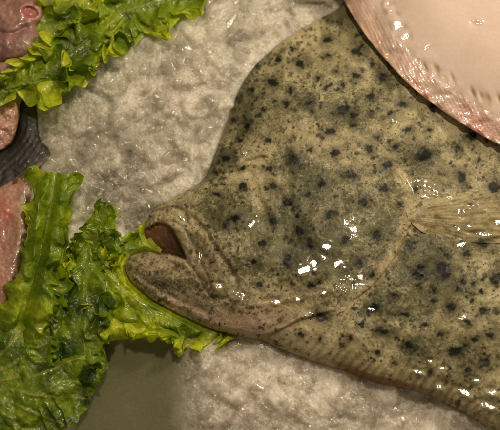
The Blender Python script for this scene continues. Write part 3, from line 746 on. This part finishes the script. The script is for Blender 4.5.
# ------------------------------------------------------------------ lettuce
def leaf(name, label, spine, wl, wr, seed, ruffle=(8, 24, 4, 9), zb=10, cup=6, ns=420, nt_=150, bright=0.5, zspine=None, dark=0.0, edge=0.6,
         lump=3.0, group='lettuce leaves dressing the ice', tipw=0.15, veins=9, rib=2.5, lobes=0.14, vein_s=0.5, curlin=0.0, pleat=0.0, crump=0.0, mid=True, fan=None, ribv=1.0):
    S = smooth(spine, False, 12); seg = np.r_[0, np.cumsum(np.hypot(*np.diff(S, axis=0).T))]; L = seg[-1]
    s = np.linspace(0, 1, ns); t = np.linspace(-1, 1, nt_)
    mx = np.interp(s*L, seg, S[:, 0]); my = np.interp(s*L, seg, S[:, 1])
    k = 9
    gx = np.gradient(mx); gy = np.gradient(my); ln = np.hypot(gx, gy); gx /= ln; gy /= ln
    ker = np.ones(25)/25; gx = np.convolve(np.pad(gx, 12, 'edge'), ker, 'valid'); gy = np.convolve(np.pad(gy, 12, 'edge'), ker, 'valid')
    zs = np.interp(s, np.linspace(0, 1, len(zspine)), zspine) if zspine else np.full(ns, float(zb))
    zs = np.convolve(np.pad(zs, 20, 'edge'), np.ones(41)/41, 'valid')
    WL = np.interp(s, np.linspace(0, 1, len(wl)), wl); WR = np.interp(s, np.linspace(0, 1, len(wr)), wr)
    WL = np.convolve(np.pad(WL, 8, 'edge'), np.ones(17)/17, 'valid'); WR = np.convolve(np.pad(WR, 8, 'edge'), np.ones(17)/17, 'valid')
    T, SS = np.meshgrid(t, s); a = np.abs(T); sg = np.sign(T)
    w = np.where(T < 0, WL[:, None], WR[:, None])
    al = SS*L
    w = w*(1+lobes*fbm(al/16, sg*3+0*al, o=3, s=seed)*sstep(.3, 1, a)*1.6)
    nx_, ny_ = -gy[:, None], gx[:, None]
    A, lw, B_, sw = ruffle
    ph = al/lw*6.283+2.2*fbm(al/40, sg*7+a, o=2, s=seed+1); ph2 = al/sw*6.283+3.0*fbm(al/15, sg*9+a*2, o=2, s=seed+2)
    e1 = a**2.2; e2 = sstep(.45, 1.0, a)
    ma = 0.6+0.6*vnoise(al/30, sg*5, s=seed+3); mb = 0.6+0.8*vnoise(al/12, sg*6, s=seed+4)
    dz = A*e1*np.sin(ph)*ma+B_*e2*np.sin(ph2)*mb
    dl = 0.8*(A*e1*np.cos(ph+0.5)*ma)+1.1*B_*e2*np.cos(ph2+.7)*mb      # along-edge sway: folds
    X = mx[:, None]+nx_*T*w; Y = my[:, None]+ny_*T*w
    X = X+gx[:, None]*dl-nx_*sg*A*0.25*e1*np.sin(ph)**2-nx_*sg*B_*.5*e2*np.cos(ph2); Y = Y+gy[:, None]*dl-ny_*sg*A*0.25*e1*np.sin(ph)**2-ny_*sg*B_*.5*e2*np.cos(ph2)
    curl = curlin*sstep(.7, 1, a)
    X = X-nx_*sg*curl; Y = Y-ny_*sg*curl
    Z = zs[:, None]+cup*a**1.5+dz+curlin*.5*sstep(.55, .85, a)*sstep(1.1, .8, a)
    # blistered tissue between the veins
    bl = fbm(X/11, Y/11, o=3, s=seed+5); Z = Z+lump*bl*sstep(0, .25, a)
    X = X+lump*.7*fbm(X/8, Y/8, o=2, s=seed+6)*sstep(.1, .5, a); Y = Y+lump*.7*fbm(X/8+4, Y/8, o=2, s=seed+7)*sstep(.1, .5, a)
    if crump:
        e = sstep(.05, .5, a); X0, Y0 = X.copy(), Y.copy(); o_ = 1.0*seed
        X = X+crump*e*vnoise(X0/15, Y0/15, a*2+o_, s=seed+21)+crump*.25*e*vnoise(X0/7, Y0/7, a*3+o_, s=seed+22)
        Y = Y+crump*e*vnoise(X0/15+5, Y0/15, a*2+o_, s=seed+23)+crump*.25*e*vnoise(X0/7+5, Y0/7, a*3+o_, s=seed+24)
        Z = Z+1.3*crump*e*vnoise(X0/13, Y0/13+8, a*2+o_, s=seed+25)+crump*.35*e*vnoise(X0/6, Y0/6+8, s=seed+26)
    Z = Z+pleat*np.sin(T*7.5+1.3*fbm(al/90, 0*al, o=2, s=seed+30)+seed)
    # midrib and side veins
    rw = (rib*(1-0.75*SS)+0.4); u = a*w
    ribm = np.exp(-(u/rw)**2)
    q = (SS*veins-a*1.5*(w/60)**.5+sg*0.25+0.25*fbm(SS*5, a*3+sg, o=2, s=seed+8)); fr = np.abs(q-np.round(q))*L/veins
    vm = np.exp(-(fr/1.1)**2)*sstep(1.05, .3, a)
    q2 = SS*veins*3.1+a*4.2+fbm(SS*12, a*8, o=2, s=seed+9); fr2 = np.abs(q2-np.round(q2))*L/veins/3.1
    vm2 = np.exp(-(fr2/.8)**2)*.45
    if fan:
        an = np.arctan2(Y-fan[1], X-fan[0])*fan[2]+.35*fbm(X/40, Y/40, o=2, s=seed+40); rr_ = np.hypot(X-fan[0], Y-fan[1])
        dv = np.abs(an-np.round(an))/fan[2]*rr_
        vm = np.exp(-(dv/(2.4-1.3*np.clip(rr_/150, 0, 1)))**2)*1.1; ribm = ribm*0.3
    Z = Z+1.3*rib*ribm*0.6*ribv+0.9*vm*vein_s+0.4*vm2*vein_s
    fold = (1-np.clip(edge*sstep(.35, 1, a), 0, 1))
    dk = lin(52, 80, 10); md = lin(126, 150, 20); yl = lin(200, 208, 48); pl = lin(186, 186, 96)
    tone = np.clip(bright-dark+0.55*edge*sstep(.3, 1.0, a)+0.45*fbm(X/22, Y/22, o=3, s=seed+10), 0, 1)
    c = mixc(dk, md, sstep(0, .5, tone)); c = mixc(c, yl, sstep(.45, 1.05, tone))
    c = mixc(c, pl, np.clip(.75*ribv*ribm*(1-.5*SS)+vein_s*(.42*vm+.3*vm2)*(1-.5*e2), 0, 1))
    c = mixc(c, lin(178, 184, 60), .5*sstep(.96, 1, a)*edge)
    base_i = np.arange(X.size).reshape(X.shape)
    F = np.stack([base_i[:-1, :-1], base_i[:-1, 1:], base_i[1:, 1:], base_i[1:, :-1]], -1).reshape(-1, 4)
    zg = Z.ravel()
    fl = 1.2
    if True:   # never dip below the ice it rests on
        zi = ice_macro(X.ravel(), Y.ravel())[0]
        zi = np.where(inside(X.ravel(), Y.ravel(), P_T), np.minimum(zi, 2), zi)
        zg = np.where(zg < zi+fl, zi+fl+0.15*(zg-zi-fl), zg)
    xr, yr = X.ravel(), Y.ravel(); dd = segdist(xr, yr, P_T)[0]; ii = inside(xr, yr, P_T); sdd = np.where(ii, -dd, dd)
    zg = np.where(sdd < 6, np.minimum(zg, 4.5+0.9*np.clip(sdd, 0, 6)+0.0*zg), zg)
    V = W(xr, yr, zg)
    root = empty(name, W(spine[0][0], spine[0][1], zb), label, 'lettuce leaf', group)
    # tissue and midrib as separate parts
    me = make_mesh('blade', V, F, c.reshape(-1, 3)); o = link('blade', me, M_leaf, root); o.location = tuple(-root.location)
    if not mid: return root
    # the midrib: a tapering round ridge on the blade
    cidx = nt_//2
    ring = []; m_ = 10; idx = np.arange(0, int(ns*.8), 4)
    VC = V.reshape(ns, nt_, 3)[:, cidx]
    rv = []; rf = []
    for j, i in enumerate(idx):
        r = (rib*1.1*(1-i/ns/.82)+.25)*K
        for q_ in range(m_):
            an = q_/m_*2*math.pi
            rv.append(VC[i]+np.array([math.cos(an)*r*-gy[i], -math.cos(an)*r*gx[i], math.sin(an)*r*.35+0.0002]))
        if j:
            for q_ in range(m_):
                rf.append(((j-1)*m_+q_, (j-1)*m_+(q_+1) % m_, j*m_+(q_+1) % m_, j*m_+q_))
    cc = np.tile(pl*0.55+yl*.25, (len(rv), 1))
    o = link('midrib', make_mesh('midrib', np.array(rv), rf, cc), M_leaf, root); o.location = tuple(-root.location)
    return root

# top left: bright frilly spray
leaf('lettuce_leaf', 'crumpled yellow green lettuce leaf running along the top edge above the ice', [(30, 30), (70, 22), (105, 14), (140, 6), (175, -10), (200, -30)],
     [26, 34, 40, 44, 40, 24], [24, 36, 40, 42, 34, 16], 150, (8, 30, 4, 11), zspine=[24, 22, 22, 22, 22, 20], cup=5, bright=.42, edge=.75, lump=4, crump=9, mid=False, ribv=.35)
leaf('lettuce_leaf', 'crumpled yellow green lettuce leaf reaching the left edge between fish pieces and ice', [(-30, 96), (8, 88), (40, 76), (68, 56), (96, 36), (118, 14)],
     [8, 15, 28, 34, 30, 22], [7, 12, 24, 30, 26, 18], 100, (8, 28, 4, 11), zspine=[24, 26, 30, 32, 30, 26], cup=6, bright=.42, edge=.75, lump=4, crump=9, mid=False, ribv=.35)
# broad dark leaf spreading at lower left
leaf('lettuce_leaf', 'broad dark green veined lettuce leaf filling the lower left corner', [(-60, 402), (-10, 386), (30, 366), (62, 344), (88, 316)],
     [60, 78, 80, 70, 42, 20], [60, 75, 76, 70, 56, 20], 300, (8, 44, 3.0, 13), zspine=[30, 32, 30, 24, 16], cup=-2, bright=.34, edge=.0, lump=2.5, veins=5, rib=2.4, lobes=.12, vein_s=1.0, pleat=3.5, crump=3, mid=False, fan=(-35, 392, 3.6))
leaf('lettuce_leaf', 'ruffled lettuce edge coloured deep green for the shade right of the tall leaf', [(66, 392), (72, 350), (80, 318), (86, 280), (88, 242)],
     [14, 26, 30, 26, 16], [22, 34, 32, 24, 14], 350, (5, 30, 3.0, 10), zspine=[14, 26, 30, 26, 20], cup=2, bright=.20, edge=.10, lump=3.0, veins=5, rib=1.0, lobes=.2, vein_s=.2, crump=4, mid=False, ribv=.1)  # low blade tone paints in the shade of this corner
# tall leaf at the left, its tip turned up
leaf('lettuce_leaf', 'tall light green lettuce leaf with a blunt tip beside the pink fish steak', [(-30, 470), (-6, 400), (20, 330), (38, 270), (50, 215), (56, 172)],
     [20, 26, 26, 26, 20, 23, 25], [28, 36, 42, 42, 34, 22, 24], 200, (4, 60, 1.2, 18), zspine=[8, 14, 26, 34, 36, 38], cup=-2, bright=.50, edge=.12, lump=3.0, veins=4, rib=0.8, lobes=.18, vein_s=.22, pleat=5.0, crump=5.0, mid=False, ribv=.12)
# upright curl between
leaf('lettuce_leaf', 'small upright green lettuce leaf with a curled tip left of the open mouth', [(84, 272), (90, 256), (97, 236), (104, 214), (107, 202)],
     [16, 26, 28, 22, 17, 12], [14, 20, 22, 20, 15, 12], 400, (6, 22, 3, 9), zspine=[14, 18, 22, 28, 34], cup=5, bright=.34, edge=.15, lump=4, veins=6, rib=1.6, ns=300, crump=6, mid=False, ribv=.3)
# bright frill under the jaw
leaf('lettuce_leaf', 'very frilly bright yellow green lettuce leaf under the lower jaw of the spotted fish', [(84, 250), (100, 266), (124, 290), (156, 312), (195, 322), (240, 328)],
     [20, 34, 34, 30, 20, 12, 5], [24, 42, 46, 40, 30, 23, 14], 500, (6, 13, 4.5, 5.5), zspine=[16, 18, 14, 12, 11, 11], cup=3, bright=.76, edge=.60, lump=6, veins=9, rib=1.0, lobes=.25, crump=10, mid=False, ribv=.3)
leaf('lettuce_leaf', 'lettuce scrap peeping out between the ice and the open mouth', [(112, 262), (128, 254), (146, 246), (172, 240)],
     [12, 20, 20, 12], [12, 16, 16, 10], 600, (4, 16, 2.6, 7), zspine=[9, 10, 9, 8], cup=3, bright=.62, edge=.25, lump=3, veins=5, rib=1.0, ns=240, nt_=110, crump=5, mid=False)

# ------------------------------------------------------------------ fish pieces on the left edge
def simple_slab(name, label, cat, outline, zb, H, R, cfun, mat, parts=None, step=0.9, rough=1.0, skirt=(3, 12, 4), part='flesh', group=None, hextra=None):
    P = np.array(outline, float); c = P.mean(0)
    root = empty(name, W(c[0], c[1], 0), label, cat, group)
    def h(x, y, d):
        z = zb+H*np.sqrt(np.clip(1-(1-np.clip(d/R, 0, 1))**2, 0, 1))+rough*fbm(x/7, y/7, o=3, s=len(label))
        return z+(hextra(x, y, d) if hextra else 0)
    slab(outline, step, h, cfun, parts or [(part, None, mat)], root, skirt=skirt)
    return root
# mauve fish at the top left corner with a rosy open mouth
MX = smooth([(22, 7), (29, 5), (36, 8), (39, 14), (34, 18), (26, 17), (22, 12)], True, 5)
def mauve_c(x, y, d):
    c = mixc(lin(120, 84, 80)+0*x[..., None], lin(150, 112, 98), sstep(-.4, .5, fbm(x/12, y/12, s=101)))
    c = mixc(c, lin(176, 150, 130), .6*gauss(x, y, 28, 44, 10, 10)); c = mixc(c, lin(158, 88, 80), .8*gauss(x, y, 30, 13, 9, 8))
    im = inside(x, y, MX); c = mixc(c, lin(150, 80, 74), np.where(im, .5, 0))
    c = mixc(c, lin(190, 140, 122), .5*line(x, y, [(21, 8), (30, 4), (39, 10), (38, 17), (30, 20)], 1.4)[0])
    return c
def mauve_h(x, y, d):
    im = inside(x, y, MX); dm = segdist(x, y, MX)[0]
    return 2.6*line(x, y, [(20, 9), (30, 4), (40, 11), (38, 18), (28, 21)], 3.4)[0]*.5-np.where(im, 3*sstep(0, 3, dm), 0)-3*line(x, y, [(-10, 30), (10, 34), (26, 28)], 3)[0]
simple_slab('pink_fish', 'mauve pink fish with rosy lips at the top left corner', 'fish', [(-60, -40), (30, -30), (38, -5), (42, 8), (42, 18), (36, 27), (40, 38), (36, 52), (22, 58), (-10, 62), (-60, 60)],
            24, 14, 26, mauve_c, M_flesh, [('mouth', lambda x, y, d: inside(x, y, MX), M_flesh), ('body', None, M_flesh)], hextra=mauve_h)
# pale silvery belly below it
def silver_c(x, y, d):
    c = mixc(lin(150, 122, 104)+0*x[..., None], lin(112, 88, 76), sstep(-.3, .5, fbm(x/6, y/14, s=111)))
    return mixc(c, lin(190, 172, 146), .7*line(x, y, [(0, 84), (14, 76), (24, 66)], 1.5)[0])
simple_slab('silvery_fish', 'pale silvery brown fish piece below the mauve fish on the left edge', 'fish', [(-50, 56), (0, 55), (20, 58), (27, 64), (20, 74), (8, 84), (-6, 92), (-50, 94)],
            17, 10, 16, silver_c, M_flesh)
# pink fillet lump
def lump_c(x, y, d):
    c = mixc(lin(190, 152, 132)+0*x[..., None], lin(164, 118, 100), sstep(-.3, .5, fbm(x/7, y/7, o=4, s=121)))
    return mixc(c, lin(206, 166, 134), .5*sstep(4, 0, d))
simple_slab('fish_fillet', 'rough pink fillet lump on the left edge above the dark tail fin', 'fish fillet', [(-50, 94), (-5, 95), (10, 98), (17, 106), (18, 120), (15, 134), (8, 145), (-6, 152), (-50, 156)],
            18, 6, 14, lump_c, M_flesh, rough=3.2)
# dark tail fin with rays
def dark_c(x, y, d):
    r = line(x, y, [(-30, 200), (10, 175), (40, 140), (44, 100)], 30)
    ray = 0.5+0.5*np.sin(r[1]*1.15+fbm(x/10, y/10, s=130))
    c = mixc(lin(22, 20, 14)+0*x[..., None], lin(74, 62, 46), .8*sstep(110, 160, y+.3*x)*np.clip(ray-.4, 0, 1)*sstep(-.2, .5, fbm(x/11, y/11, s=131)))
    return mixc(c, lin(150, 126, 100), .7*line(x, y, [(-10, 196), (14, 182), (34, 170), (54, 152)], 2.2)[0])
def dark_h(x, y, d):
    r = line(x, y, [(-30, 200), (10, 175), (40, 140), (44, 100)], 30); return .15*np.sin(r[1]*1.15+fbm(x/10, y/10, s=130))*sstep(0, 3, d)
root = simple_slab('fish_tail', 'blackish rayed tail fin between the pink fillet and the ice on the left', 'fish tail', [(-50, 150), (0, 150), (14, 140), (19, 118), (22, 100), (34, 102), (37, 118), (39, 136), (43, 143), (50, 150), (48, 158), (36, 172), (20, 186), (0, 200), (-50, 215)],
            12, 6, 14, dark_c, M_dark, part='fin', hextra=dark_h)
# pink steak with skin
def steak_c(x, y, d):
    c = mixc(lin(176, 134, 112)+0*x[..., None], lin(160, 112, 92), sstep(-.3, .5, fbm(x/12, y/16, o=4, s=141)))
    c = mixc(c, lin(178, 76, 68), .75*gauss(x, y, 8, 215, 5, 4)); c = mixc(c, lin(176, 88, 76), .5*gauss(x, y, 4, 206, 7, 9))
    c = mixc(c, lin(204, 176, 146), .7*line(x, y, [(30, 184), (22, 200), (20, 225), (19, 248), (14, 280)], 2.0)[0])
    sk = sstep(7, 4, d)*(x > 12); return mixc(c, lin(70, 60, 36), sk*.9*sstep(-.5, .1, fbm(x/4, y/4, s=142)))
simple_slab('fish_steak', 'flat pink fish steak with a dark skin edge beside the tall lettuce leaf', 'fish steak', [(-50, 196), (-8, 190), (14, 178), (30, 170), (33, 182), (30, 200), (30, 222), (24, 248), (18, 275), (8, 300), (-6, 325), (-50, 330)],
            15, 7, 9, steak_c, M_flesh, [('skin', lambda x, y, d: (d < 4.5) & (x > 8), M_flesh), ('flesh', None, M_flesh)])

# ------------------------------------------------------------------ light
w = bpy.data.worlds.new('World'); sc.world = w; w.use_nodes = True
bg = w.node_tree.nodes['Background']; bg.inputs[0].default_value = (1.0, 0.80, 0.56, 1); bg.inputs[1].default_value = 0.22
def area(name, loc, tgt, size, power, col, shape='DISK'):
    l = bpy.data.lights.new(name, 'AREA'); l.shape = shape; l.size = size; l.energy = power; l.color = col
    o = bpy.data.objects.new(name, l); COL.objects.link(o); o.location = loc
    import mathutils
    o.rotation_euler = (mathutils.Vector(tgt)-mathutils.Vector(loc)).to_track_quat('-Z', 'Y').to_euler(); return o
area('display_lamp', (0.10, 0.42, 1.15), (0.06, -0.02, 0), 0.07, 8.0, (1.0, 0.83, 0.62))
area('counter_lamp', (0.95, 0.75, 0.80), (0.05, 0, 0), 0.30, 15.5, (1.0, 0.85, 0.66))
sc.view_settings.view_transform = 'Standard'; sc.view_settings.look = 'None'; sc.view_settings.exposure = -0.15; sc.view_settings.gamma = 1
sc.cycles.max_bounces = 12; sc.cycles.transparent_max_bounces = 24; sc.cycles.transmission_bounces = 10; sc.cycles.caustics_reflective = False; sc.cycles.caustics_refractive = False
sc.cycles.use_denoising = True
sc.cycles.sample_clamp_indirect = 4
